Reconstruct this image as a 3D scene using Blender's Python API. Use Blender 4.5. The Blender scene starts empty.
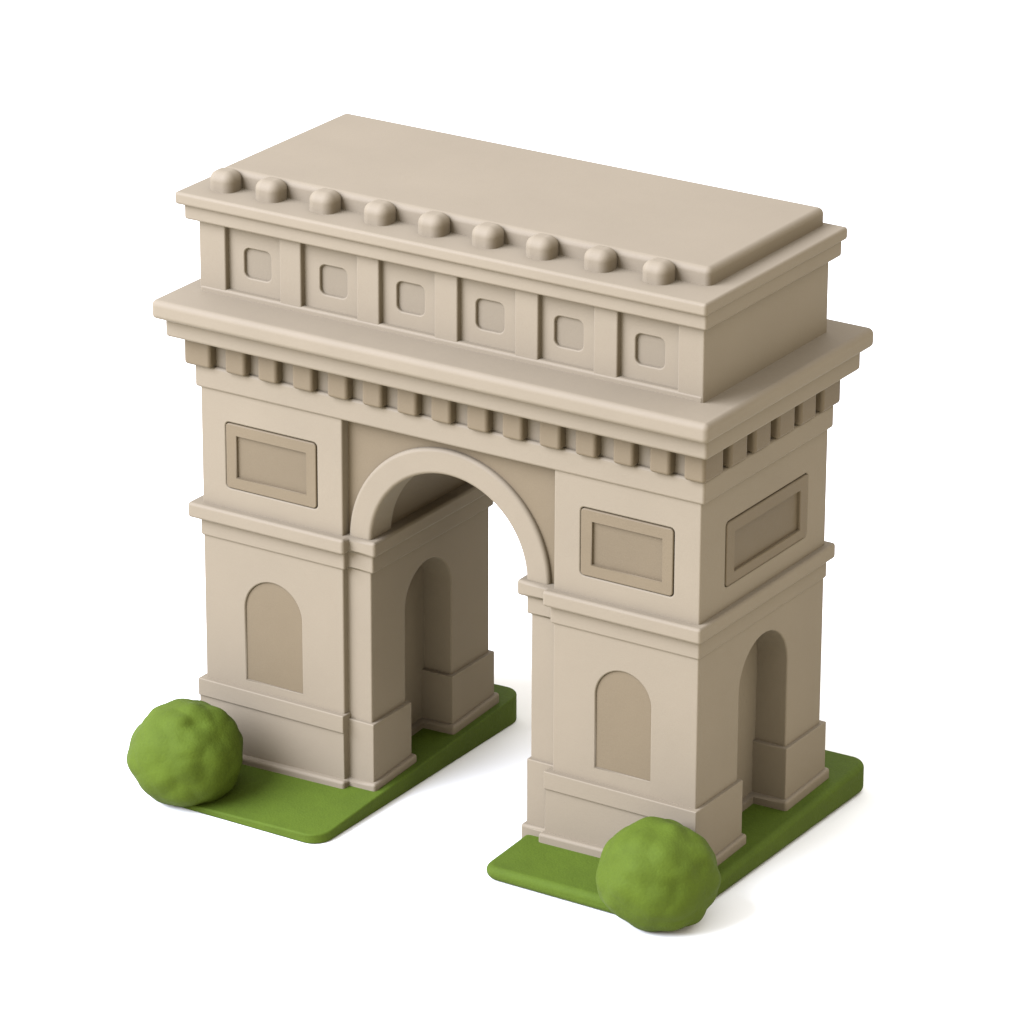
import bpy, bmesh, math, random
from mathutils import Vector, Matrix, noise
random.seed(7)
SC = bpy.context.scene
COL = SC.collection
FLOOR = -0.25

# ------------------------------------------------------------------ helpers
def new_bm_mesh(bm, name):
    bmesh.ops.recalc_face_normals(bm, faces=bm.faces)
    me = bpy.data.meshes.new(name)
    bm.to_mesh(me); bm.free()
    return me

def add_box(bm, x0, x1, y0, y1, z0, z1):
    v = [bm.verts.new((x, y, z)) for z in (z0, z1) for (x, y) in ((x0, y0), (x1, y0), (x1, y1), (x0, y1))]
    for f in ((3, 2, 1, 0), (4, 5, 6, 7), (0, 1, 5, 4), (1, 2, 6, 5), (2, 3, 7, 6), (3, 0, 4, 7)):
        bm.faces.new([v[i] for i in f])

def box(x0, x1, y0, y1, z0, z1):
    bm = bmesh.new(); add_box(bm, x0, x1, y0, y1, z0, z1)
    return new_bm_mesh(bm, 'm')

def prism(pts, axis, a0, a1):
    """2-D outline swept along an axis: axis 'x' takes (y,z), 'y' takes (x,z), 'z' takes (x,y)."""
    def P(p, a):
        return {'x': (a, p[0], p[1]), 'y': (p[0], a, p[1]), 'z': (p[0], p[1], a)}[axis]
    bm = bmesh.new()
    A = [bm.verts.new(P(p, a0)) for p in pts]; B = [bm.verts.new(P(p, a1)) for p in pts]
    bm.faces.new(A); bm.faces.new(B[::-1])
    n = len(pts)
    for i in range(n):
        j = (i + 1) % n
        bm.faces.new((A[i], B[i], B[j], A[j]))
    return new_bm_mesh(bm, 'm')

def arch_pts(c, half, spring, bottom, n=28):
    """Round-headed outline: straight jambs, half circle above the spring line."""
    pts = [(c - half, bottom)]
    for i in range(n + 1):
        a = math.pi - math.pi * i / n
        pts.append((c + half * math.cos(a), spring + half * math.sin(a)))
    pts.append((c + half, bottom))
    return pts

def round_rect(x0, x1, y0, y1, r, n=6):
    """r is one radius or four (x0y0, x1y0, x1y1, x0y1)."""
    if not isinstance(r, (tuple, list)): r = (r,) * 4
    pts = []
    for (cx, cy, a0, q) in ((x0, y0, 180, r[0]), (x1, y0, 270, r[1]), (x1, y1, 0, r[2]), (x0, y1, 90, r[3])):
        sx = 1 if cx == x0 else -1; sy = 1 if cy == y0 else -1
        for i in range(n + 1):
            a = math.radians(a0 + 90 * i / n)
            pts.append((cx + sx * q + q * math.cos(a), cy + sy * q + q * math.sin(a)))
    return pts

def combine(base, cut=(), add=()):
    """Boolean a mesh with throw-away cutters and return the result as one mesh."""
    o = bpy.data.objects.new('tmp', base); COL.objects.link(o)
    tmp = []
    for kind, items in (('UNION', add), ('DIFFERENCE', cut)):
        for me in items:
            c = bpy.data.objects.new('tmpc', me); COL.objects.link(c); tmp.append(c)
            m = o.modifiers.new('b', 'BOOLEAN'); m.operation = kind; m.solver = 'EXACT'; m.object = c
    bpy.context.view_layer.update()
    dg = bpy.context.evaluated_depsgraph_get()
    me = bpy.data.meshes.new_from_object(o.evaluated_get(dg))
    for c in tmp + [o]: bpy.data.objects.remove(c)
    # dissolve boolean crumbs so that the bevel runs clean
    bm = bmesh.new(); bm.from_mesh(me)
    bmesh.ops.remove_doubles(bm, verts=bm.verts, dist=1e-4)
    bmesh.ops.dissolve_limit(bm, angle_limit=math.radians(0.6), verts=bm.verts, edges=bm.edges)
    bm.to_mesh(me); bm.free()
    return me

def obj(name, me, mat, parent=None, bevel=0.018, seg=3, angle=35, clamp=True):
    o = bpy.data.objects.new(name, me); COL.objects.link(o)
    me.name = name
    me.materials.clear(); me.materials.append(mat)
    for p in me.polygons: p.use_smooth = True
    if not bevel:
        if mat is not M_BUSH: me.set_sharp_from_angle(angle=math.radians(30))
    else:                                   # round the outward edges, keep the inner corners crisp
        bm = bmesh.new(); bm.from_mesh(me)
        wl = bm.edges.layers.float.new('bevel_weight_edge')
        for e in bm.edges:
            if len(e.link_faces) == 2 and e.calc_face_angle(0) > math.radians(angle):
                if e.is_convex: e[wl] = 1.0
                else: e.smooth = False
        bm.to_mesh(me); bm.free()
        m = o.modifiers.new('Bevel', 'BEVEL'); m.width = bevel; m.segments = seg
        m.limit_method = 'WEIGHT'
        m.use_clamp_overlap = clamp; m.harden_normals = True; m.loop_slide = False
    if parent: o.parent = parent
    return o

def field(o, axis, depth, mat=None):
    """Paint recess shade into a sunk panel: its back faces take a darker copy."""
    o.data.materials.append(mat or M_TAN_SHADE)
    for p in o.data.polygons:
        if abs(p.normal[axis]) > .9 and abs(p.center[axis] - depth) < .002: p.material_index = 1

def empty(name, loc=(0, 0, 0)):
    o = bpy.data.objects.new(name, None); COL.objects.link(o); o.location = loc
    o.empty_display_size = 0.2
    return o

# ------------------------------------------------------------------ materials
def material(name, c0, c1, rough, grain=0.05, grain_scale=90, blotch=1.6, spec=0.35, wobble=0.0, sheen=0.0):
    m = bpy.data.materials.new(name); m.use_nodes = True
    nt = m.node_tree; N = nt.nodes; L = nt.links
    b = N['Principled BSDF']
    b.inputs['Roughness'].default_value = rough
    b.inputs['Specular IOR Level'].default_value = spec
    if sheen:
        b.inputs['Sheen Weight'].default_value = sheen
    tc = N.new('ShaderNodeTexCoord')
    n1 = N.new('ShaderNodeTexNoise'); n1.inputs['Scale'].default_value = blotch; n1.inputs['Detail'].default_value = 5
    n2 = N.new('ShaderNodeTexNoise'); n2.inputs['Scale'].default_value = grain_scale; n2.inputs['Detail'].default_value = 3
    n3 = N.new('ShaderNodeTexNoise'); n3.inputs['Scale'].default_value = 9; n3.inputs['Detail'].default_value = 2
    for n in (n1, n2, n3): L.new(tc.outputs['Object'], n.inputs['Vector'])
    mixf = N.new('ShaderNodeMath'); mixf.operation = 'MULTIPLY_ADD'
    L.new(n2.outputs['Fac'], mixf.inputs[0]); mixf.inputs[1].default_value = 0.5
    L.new(n1.outputs['Fac'], mixf.inputs[2])
    mr = N.new('ShaderNodeMapRange'); mr.inputs['From Min'].default_value = 0.45; mr.inputs['From Max'].default_value = 1.05
    L.new(mixf.outputs[0], mr.inputs['Value'])
    mx = N.new('ShaderNodeMix'); mx.data_type = 'RGBA'
    mx.inputs['A'].default_value = (*c0, 1); mx.inputs['B'].default_value = (*c1, 1)
    L.new(mr.outputs['Result'], mx.inputs['Factor'])
    L.new(mx.outputs['Result'], b.inputs['Base Color'])
    bp = N.new('ShaderNodeBump'); bp.inputs['Strength'].default_value = grain; bp.inputs['Distance'].default_value = 0.02
    L.new(n2.outputs['Fac'], bp.inputs['Height'])
    bp2 = N.new('ShaderNodeBump'); bp2.inputs['Strength'].default_value = wobble; bp2.inputs['Distance'].default_value = 0.04
    L.new(n3.outputs['Fac'], bp2.inputs['Height'])
    L.new(bp.outputs['Normal'], bp2.inputs['Normal'])
    L.new(bp2.outputs['Normal'], b.inputs['Normal'])
    return m

def tint(c, k): return tuple(v * k for v in c)
STONE = (0.1270, 0.0992, 0.0588)
TAN = (0.090, 0.0655, 0.0335)
GRASS = (0.0395, 0.057, 0.0032)
BUSH = (0.0410, 0.057, 0.0030)
M_STONE = material('cream_stone', tint(STONE, .965), tint(STONE, 1.035), 0.68, grain=0.05, wobble=0.03, spec=0.12)
M_TAN = material('tan_stone', tint(TAN, .95), tint(TAN, 1.05), 0.6, grain=0.06, wobble=0.03, spec=0.12)
M_GRASS = material('grass_clay', tint(GRASS, .86), tint(GRASS, 1.12), 0.8, grain=0.22, grain_scale=55, blotch=3, spec=0.1, wobble=0.12)
M_BUSH = material('bush_clay', tint(BUSH, .86), tint(BUSH, 1.12), 0.8, grain=0.2, grain_scale=50, blotch=4, spec=0.1, wobble=0.1)
M_TAN_SHADE = material('shaded_tan_stone', tint(TAN, .86), tint(TAN, .95), 0.6, grain=0.06, wobble=0.03, spec=0.12)  # same tan, darkened: recess shade of the panel centres put into the colour
M_STONE_SHADE = material('shaded_cream_stone', tint(STONE, .83), tint(STONE, .90), 0.68, grain=0.05, wobble=0.03, spec=0.12)  # same cream stone, darkened: shade of recesses and block gaps painted in
M_FLOOR = material('white_ground', (0.59, 0.56, 0.46), (0.595, 0.565, 0.465), 0.9, grain=0.0, spec=0.1)

# ------------------------------------------------------------------ ground
bm = bmesh.new()
vs = [bm.verts.new(p) for p in ((-60, -60, FLOOR), (60, -60, FLOOR), (60, 90, FLOOR), (-60, 90, FLOOR))]
bm.faces.new(vs)
g = obj('ground', new_bm_mesh(bm, 'ground'), M_FLOOR, bevel=0)
g['kind'] = 'structure'

# ------------------------------------------------------------------ grass pads
LEFT_PLANE = lambda x, y: -0.083 + 0.068 * y + 0.03 * (x + 0.65)
RIGHT_PLANE = lambda x, y: -0.070 + 0.045 * y + 0.02 * (x - 1.6)
def grass_pad(x0, x1, y0, y1, r, plane, label):
    me = prism(round_rect(x0, x1, y0, y1, r, 8), 'z', FLOOR + 0.001, 0.0)
    for v in me.vertices:
        if v.co.z > -0.1: v.co.z = plane(v.co.x, max(v.co.y, -1.2) if v.co.y < 0 else v.co.y)
    o = obj('grass_pad', me, M_GRASS, bevel=0.055, seg=5)
    o['label'] = label; o['category'] = 'grass pad'; o['group'] = 'grass pads under the arch'
    return o
grass_pad(-2.37, -0.575, -1.80, 1.13, (0.42, 0.16, 0.16, 0.1), LEFT_PLANE,
          'green grass pad under the left pier, round bush on its front left corner')
grass_pad(0.745, 2.455, -1.575, 1.47, (0.14, 0.2, 0.15, 0.1), RIGHT_PLANE,
          'green grass pad under the right pier, round bush on its front right corner')

# ------------------------------------------------------------------ bushes
def bush(x, y, r, hz, seed, label):
    bm = bmesh.new()
    bmesh.ops.create_icosphere(bm, subdivisions=6, radius=1.0)
    rnd = random.Random(seed)
    lumps = []
    n = 40
    for i in range(n):                      # soft clay-like facets spread over the ball
        t = math.acos(1 - 2 * (i + .5) / n); a = i * 2.399963 + rnd.uniform(-.3, .3)
        d = Vector((math.sin(t) * math.cos(a), math.sin(t) * math.sin(a), math.cos(t)))
        d = (d + Vector((rnd.uniform(-.12, .12), rnd.uniform(-.12, .12), rnd.uniform(-.12, .12)))).normalized()
        lumps.append((d, rnd.uniform(.0, .055)))
    dents = [(Vector((rnd.gauss(0, 1), rnd.gauss(0, 1), rnd.gauss(.3, 1))).normalized(), rnd.uniform(.02, .05)) for _ in range(26)]
    for v in bm.verts:
        d = v.co.normalized()
        s = 0.0
        for (l, h) in lumps:
            c = max(-1, min(1, d.dot(l))); ang = math.acos(c)
            s = max(s, (0.028 + h * .8) * math.exp(-(ang / 0.25) ** 2))
        for (l, h) in dents:
            s -= h * math.exp(-(math.acos(max(-1, min(1, d.dot(l)))) / 0.17) ** 2)
        s += 0.025 * noise.noise(d * 2.1 + Vector((seed, 0, 0))) + 0.010 * noise.noise(d * 5.2 + Vector((0, seed, 0)))
        k = 0.965 + s
        v.co = Vector((d.x * r * k, d.y * r * k, d.z * hz * k))
    zc = hz * 0.86
    for v in bm.verts:                      # settle the underside on the floor
        if v.co.z < -zc: v.co.z = -zc - 0.002 * (v.co.z + zc)
        v.co.z += zc
    me = new_bm_mesh(bm, 'bush')
    o = obj('bush', me, M_BUSH, bevel=0)
    o.location = (x, y, FLOOR)
    o['label'] = label; o['category'] = 'bush'; o['group'] = 'round bushes on the grass pads'
    return o
bush(-1.985, -1.60, 0.462, 0.43, 3, 'round lumpy green bush at the front left corner of the left grass pad')
bush(2.24, -1.43, 0.462, 0.425, 11, 'round lumpy green bush standing before the front right corner of the right pier')

# ------------------------------------------------------------------ the arch
ARCH = empty('triumphal_arch', (0, 0, -0.1))
ARCH['label'] = 'cream stone model of a triumphal arch with a tall central archway between two piers'
ARCH['category'] = 'arch'
def part(name, me, mat, parent, **k):
    o = obj(name, me, mat, parent, **k)
    # meshes are written in world coordinates: undo the root's offset
    if parent is ARCH: o.location = (0, 0, 0.1)
    return o

W, D = 2.25, 0.946
Y_STRIP = 0.886
BOT = -0.21

def pier(side):
    L = side < 0
    xi = -0.92 if L else 1.00           # inner edge of the main block
    xs = -0.70 if L else 0.765          # passage face of the narrow jamb strip
    xo = -W if L else 2.275
    plane = LEFT_PLANE if L else RIGHT_PLANE
    def span(a, b): return (a, b) if a < b else (b, a)
    yk = 0.09 if L else 0.0             # the left jamb strip stops a little short at the back
    def B(xa, xb, y, z0, z1, back=0.0):
        a, b = span(xa, xb); return box(a, b, -y, y - back, z0, z1)
    inn, out = -side, side              # direction of the passage, direction of the outer face
    mid = (xi + xo) / 2 - 0.03
    # niche facing the passage and niche facing outwards
    cp = (-0.086, 0.328, 1.205) if L else (0.0, 0.34, 1.2)
    co = (0.037, 0.367, 1.19)
    def slots(inset, di, do):
        a = prism(arch_pts(cp[0], cp[1] - inset, cp[2], -1.0), 'x', *span(xs - inn * di, xs + inn * 0.5))
        b = prism(arch_pts(co[0], co[1] - inset, co[2], -1.0), 'x', *span(xo - out * do, xo + out * 0.5))
        return [a, b]
    f = -D
    cuts = slots(0, 0.26, 0.27)
    # shallow arched recess and slot for the relief panel in the front wall
    if L: nc, nhw, nz, nb = -1.590, 0.270, 1.155, 0.545
    else: nc, nhw, nz, nb = 1.622, 0.244, 1.195, 0.595
    cuts.append(prism(arch_pts(nc, nhw, nz, nb), 'y', f - .1, f + .045))
    if L: px0, px1 = -2.012, -1.163
    else: px0, px1 = 1.238, 2.040
    pz0, pz1 = 2.152, 2.688
    e = 0.006
    cuts.append(prism(round_rect(px0 - e, px1 + e, pz0 - e, pz1 + e, .035), 'y', f - .1, f + .05))
    qy0, qy1, qz0, qz1 = -0.572, 0.640, 2.150, 2.662
    cuts.append(prism(round_rect(qy0 - e, qy1 + e, qz0 - e, qz1 + e, .035), 'x', *span(xo - out * .05, xo + out * .1)))
    body = combine(B(xi, xo, D, BOT, 2.955), cuts, [B(mid, xs, Y_STRIP, BOT, 1.95, yk)])
    p = part('pier', body, M_STONE, ARCH, bevel=0.014)
    def sub(name, me, mat, **k):
        o = obj(name, me, mat, p, **k); return o
    # tan infill of the arched recess
    sub('niche_panel', prism(arch_pts(nc, nhw - .002, nz, nb + .002), 'y', f + .017, f + .06), M_TAN, bevel=0)
    # framed relief panels
    m = prism(round_rect(px0, px1, pz0, pz1, .03), 'y', f - .006, f + .06)
    i = 0.095
    rp = sub('relief_panel', combine(m, [box(px0 + i, px1 - i, f - .1, f + .022, pz0 + i, pz1 - i)]), M_TAN, bevel=0.009)
    field(rp, 1, f + .022)
    m = prism(round_rect(qy0, qy1, qz0, qz1, .03), 'x', *span(xo - out * .06, xo + out * .006))
    a, b = span(xo - out * .022, xo + out * .1)
    rp = sub('relief_panel', combine(m, [box(a, b, qy0 + .12, qy1 - .11, qz0 + .085, qz1 - .105)]), M_TAN, bevel=0.009)
    field(rp, 0, xo - out * .022)
    def plan(xa, xb, xc, y, ys, z0, z1):    # main block and jamb strip in one outline
        pts = [(xb, -y), (xa, -y), (xa, -ys), (xc, -ys), (xc, ys - yk), (xa, ys - yk), (xa, y), (xb, y)]
        return prism(pts, 'z', z0, z1)
    # plinth: its upper band stands forward of the face below on front and back
    o2 = 0.048; yb = D + o2; yf = D + 0.030
    prof = [(-yf, BOT), (-yf, .327), (-yb, .327), (-yb, .474), (yb, .474), (yb, .327), (yf, .327), (yf, BOT)]
    main = prism(prof, 'x', *span(xi + inn * (.018 if L else .05), xo + out * (o2 if L else .03)))
    if not L:                           # the outer corner stays full down to the moulding
        x0 = xi + inn * .05; x1 = xo + out * .03
        main = combine(box(x0, x1, -yb, yb, BOT, .474),
                       [box(x0 - .1, x1 - .10, -yb - .1, -yf, -.5, .327), box(x0 - .1, x1 - .10, yf, yb + .1, -.5, .327)])
    top = 0.43 if L else 0.50
    main = combine(main, [box(*span(xi - inn * .3, xi + inn * .2), cp[0] - cp[1] - .12, cp[0] + cp[1] + .12, top - .03, 1)])
    pl = combine(main, slots(.035, .29, .30), [B(mid, xs + inn * (.033 if L else .016), Y_STRIP + .03, BOT, top, yk)])
    sub('plinth', pl, M_STONE, bevel=0.012)
    # base moulding follows the lie of the grass
    bs = combine(plan(xi + inn * (.04 if L else .08), xo + out * (.082 if L else .06), xs + inn * (.066 if L else .05),
                      D + .078, Y_STRIP + .064, -0.13, 0.085), slots(.068, .225, .235))
    for v in bs.vertices: v.co.z += plane(v.co.x, v.co.y)
    sub('base_moulding', bs, M_STONE, bevel=0.024)
    # impost cornice and the band under it
    sub('impost_cornice', plan(xi + inn * .055, xo + out * (.097 if L else .055), xs + inn * (.072 if L else .10),
                               D + .079, Y_STRIP + .056, 1.849, 1.977), M_STONE, bevel=0.026, seg=4)
    sub('impost_band', plan(xi + inn * .022, xo + out * .014, xs + inn * .032, D + .018, Y_STRIP + .02, 1.699, 1.86),
        M_STONE, bevel=0.018)
    return p
pier(-1); pier(1)

# archway wall between the piers, with its vault
CX, SP = 0.018, 1.965
pts = [(-1.05, 1.90), (-1.05, 3.0), (1.13, 3.0), (1.13, 1.90)]
vault = prism(arch_pts(CX, .752, SP, 1.0, 48), 'y', -2, 2)
sp = combine(prism(pts, 'y', -.862, .79), [vault])
spandrel = part('archway_wall', sp, M_TAN, ARCH, bevel=0)
def ring(r0, r1, y0, y1, n=64):
    pts = [(CX - r1 * math.cos(math.pi * i / n), SP - .012 + r1 * math.sin(math.pi * i / n)) for i in range(n + 1)]
    pts += [(CX + r0 * math.cos(math.pi * i / n), SP - .012 + r0 * math.sin(math.pi * i / n)) for i in range(n + 1)]
    return prism(pts, 'y', y0, y1)
obj('archivolt', ring(.708, .915, -.905, -.60), M_STONE, spandrel, bevel=0.03, seg=4)
obj('archivolt', ring(.708, .915, .55, .83), M_STONE, spandrel, bevel=0.03, seg=4)

# frieze with its row of blocks
fr = part('frieze', box(-2.288, 2.31, -.970, .970, 2.94, 3.132), M_STONE, ARCH, bevel=0.024)
obj('block_band', box(-2.255, 2.27, -.935, .935, 3.1, 3.4), M_STONE_SHADE, fr, bevel=0.01)  # darker stone copy paints the shade between the blocks
GX, GY, GZ0, GZ1 = 2.338, 1.022, 3.128, 3.395
front = [(-2.352, -2.100), (-1.964, -1.772), (-1.655, -1.474), (-1.332, -1.142), (-1.007, -0.820), (-0.687, -0.505),
         (-0.371, -0.187), (-0.062, 0.120), (0.260, 0.450), (0.576, 0.758), (0.903, 1.092), (1.219, 1.402),
         (1.547, 1.726), (1.861, 2.040), (2.155, 2.338)]
def dentil(x0, x1, y0, y1):
    obj('dentil', box(x0, x1, y0, y1, GZ0, GZ1), M_TAN, fr, bevel=0.03, seg=4)
for s in (-1, 1):
    for i, (a, b) in enumerate(front):
        if i in (0, len(front) - 1):        # corner blocks turn the corner
            x0, x1 = (a, b)
            y0, y1 = sorted((s * .735, s * GY))
        else:
            x0, x1 = a, b
            y0, y1 = sorted((s * .90, s * GY))
        dentil(x0, x1, y0, y1)
for s in (-1, 1):
    for (a, b) in ((-.638, -.386), (-.285, -.038), (.065, .322), (.40, .645)):
        x0, x1 = sorted((s * 2.22, s * GX))
        dentil(x0, x1, a, b)

# main cornice
part('bed_moulding', box(-2.43, 2.43, -1.15, 1.15, 3.376, 3.56), M_STONE, ARCH, bevel=0.028)
bm = bmesh.new()
rings = []
for (hx, hy, z) in ((2.49, 1.255, 3.540), (2.49, 1.255, 3.692), (2.16, .88, 3.742)):
    rings.append([bm.verts.new(p) for p in ((-hx, -hy, z), (hx, -hy, z), (hx, hy, z), (-hx, hy, z))])
bm.faces.new(rings[0][::-1]); bm.faces.new(rings[2])
for a, b in zip(rings, rings[1:]):
    for i in range(4):
        j = (i + 1) % 4; bm.faces.new((a[i], a[j], b[j], b[i]))
part('main_cornice', new_bm_mesh(bm, 'c'), M_STONE, ARCH, bevel=0.045, seg=6)

# attic storey
AX, AY = 2.241, 0.938
AXR = 2.268
sq = [-1.727, -1.024, -0.322, 0.388, 1.080, 1.780]
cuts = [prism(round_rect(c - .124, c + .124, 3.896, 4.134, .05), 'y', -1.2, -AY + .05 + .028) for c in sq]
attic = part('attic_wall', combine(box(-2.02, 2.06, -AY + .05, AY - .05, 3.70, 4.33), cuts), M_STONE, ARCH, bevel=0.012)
field(attic, 1, -AY + .078, M_STONE_SHADE)  # painted shade at the back of the sunk squares
pil = [(-1.490, -1.290), (-0.780, -0.575), (-0.078, 0.131), (0.637, 0.843), (1.323, 1.531)]
for a, b in [(-AX, -1.994)] + pil + [(2.045, AXR)]:
    end = abs(a) > 2 or b > 2
    obj('pilaster', box(a, b, -AY, AY - .04 if end else -AY + .12, 3.70, 4.33), M_STONE, attic, bevel=0.014)
obj('sill', box(-AX + .003, AXR - .004, -AY - .006, -AY + .15, 3.69, 3.778), M_STONE, attic, bevel=0.022, seg=4)
part('attic_cornice', box(-2.33, 2.32, -1.005, 1.0, 4.31, 4.45), M_STONE, ARCH, bevel=0.02)
part('roof_cornice', box(-2.385, 2.345, -1.055, 1.045, 4.434, 4.535), M_STONE, ARCH, bevel=0.026, seg=4)
roof = part('roof_slab', box(-2.20, 2.17, -.705, 1.0, 4.46, 4.672), M_STONE, ARCH, bevel=0.05, seg=6)
for x in (-2.09, -1.665, -1.165, -0.667, -0.179, 0.302, 0.777, 1.282, 1.782):
    obj('roof_knob', box(x - .112, x + .112, -.885, -.675, 4.42, 4.69), M_STONE, roof, bevel=0.078, seg=7)

# ------------------------------------------------------------------ camera
cam = bpy.data.cameras.new('camera'); co = bpy.data.objects.new('camera', cam); COL.objects.link(co)
r = Vector((0.842017500490855, 0.539438972472991, 0.003481931133281849))
u = Vector((-0.20359023273051832, 0.3117962062760998, 0.9280808924272524))
f = Vector((-0.49955735006490154, 0.7821692404646936, -0.3723623682208204))
m = Matrix((r, u, -f)).transposed().to_4x4()
m.translation = Vector((19.707585330155272, -30.82124001929188, 16.73981720241089))
co.matrix_world = m
cam.lens = 178.63326584589657; cam.sensor_width = 36; cam.clip_end = 400; cam.clip_start = 0.5
SC.camera = co

# ------------------------------------------------------------------ light
w = bpy.data.worlds.new('World'); SC.world = w; w.use_nodes = True
bg = w.node_tree.nodes['Background']
# a soft warm dome, brighter overhead than at the horizon
wn = w.node_tree.nodes; wl = w.node_tree.links
tc = wn.new('ShaderNodeTexCoord'); sep = wn.new('ShaderNodeSeparateXYZ'); mr = wn.new('ShaderNodeMapRange')
wl.new(tc.outputs['Generated'], sep.inputs[0]); wl.new(sep.outputs['Z'], mr.inputs['Value'])
mr.inputs['To Min'].default_value = 0.56; mr.inputs['To Max'].default_value = 1.85
wl.new(mr.outputs['Result'], bg.inputs['Strength'])
cm = wn.new('ShaderNodeMix'); cm.data_type = 'RGBA'
cm.inputs['A'].default_value = (1.0, 0.86, 0.62, 1); cm.inputs['B'].default_value = (0.95, 1.04, 1.36, 1)
wl.new(sep.outputs['Z'], cm.inputs['Factor']); wl.new(cm.outputs['Result'], bg.inputs['Color'])
def area(name, loc, target, size, power, color):
    l = bpy.data.lights.new(name, 'AREA'); l.shape = 'DISK'; l.size = size; l.energy = power; l.color = color
    o = bpy.data.objects.new(name, l); COL.objects.link(o); o.location = loc
    o.rotation_euler = (Vector(target) - Vector(loc)).to_track_quat('-Z', 'Y').to_euler()
    return o
area('key_lamp', (-23, -33, 30.5), (0, 0, 1.8), 42, 67500, (.90, 1.02, 1.47))

vs = SC.view_settings
vs.view_transform = 'Standard'; vs.look = 'None'; vs.exposure = 0.85; vs.gamma = 1; vs.use_curve_mapping = False
SC.cycles.max_bounces = 8; SC.cycles.diffuse_bounces = 5
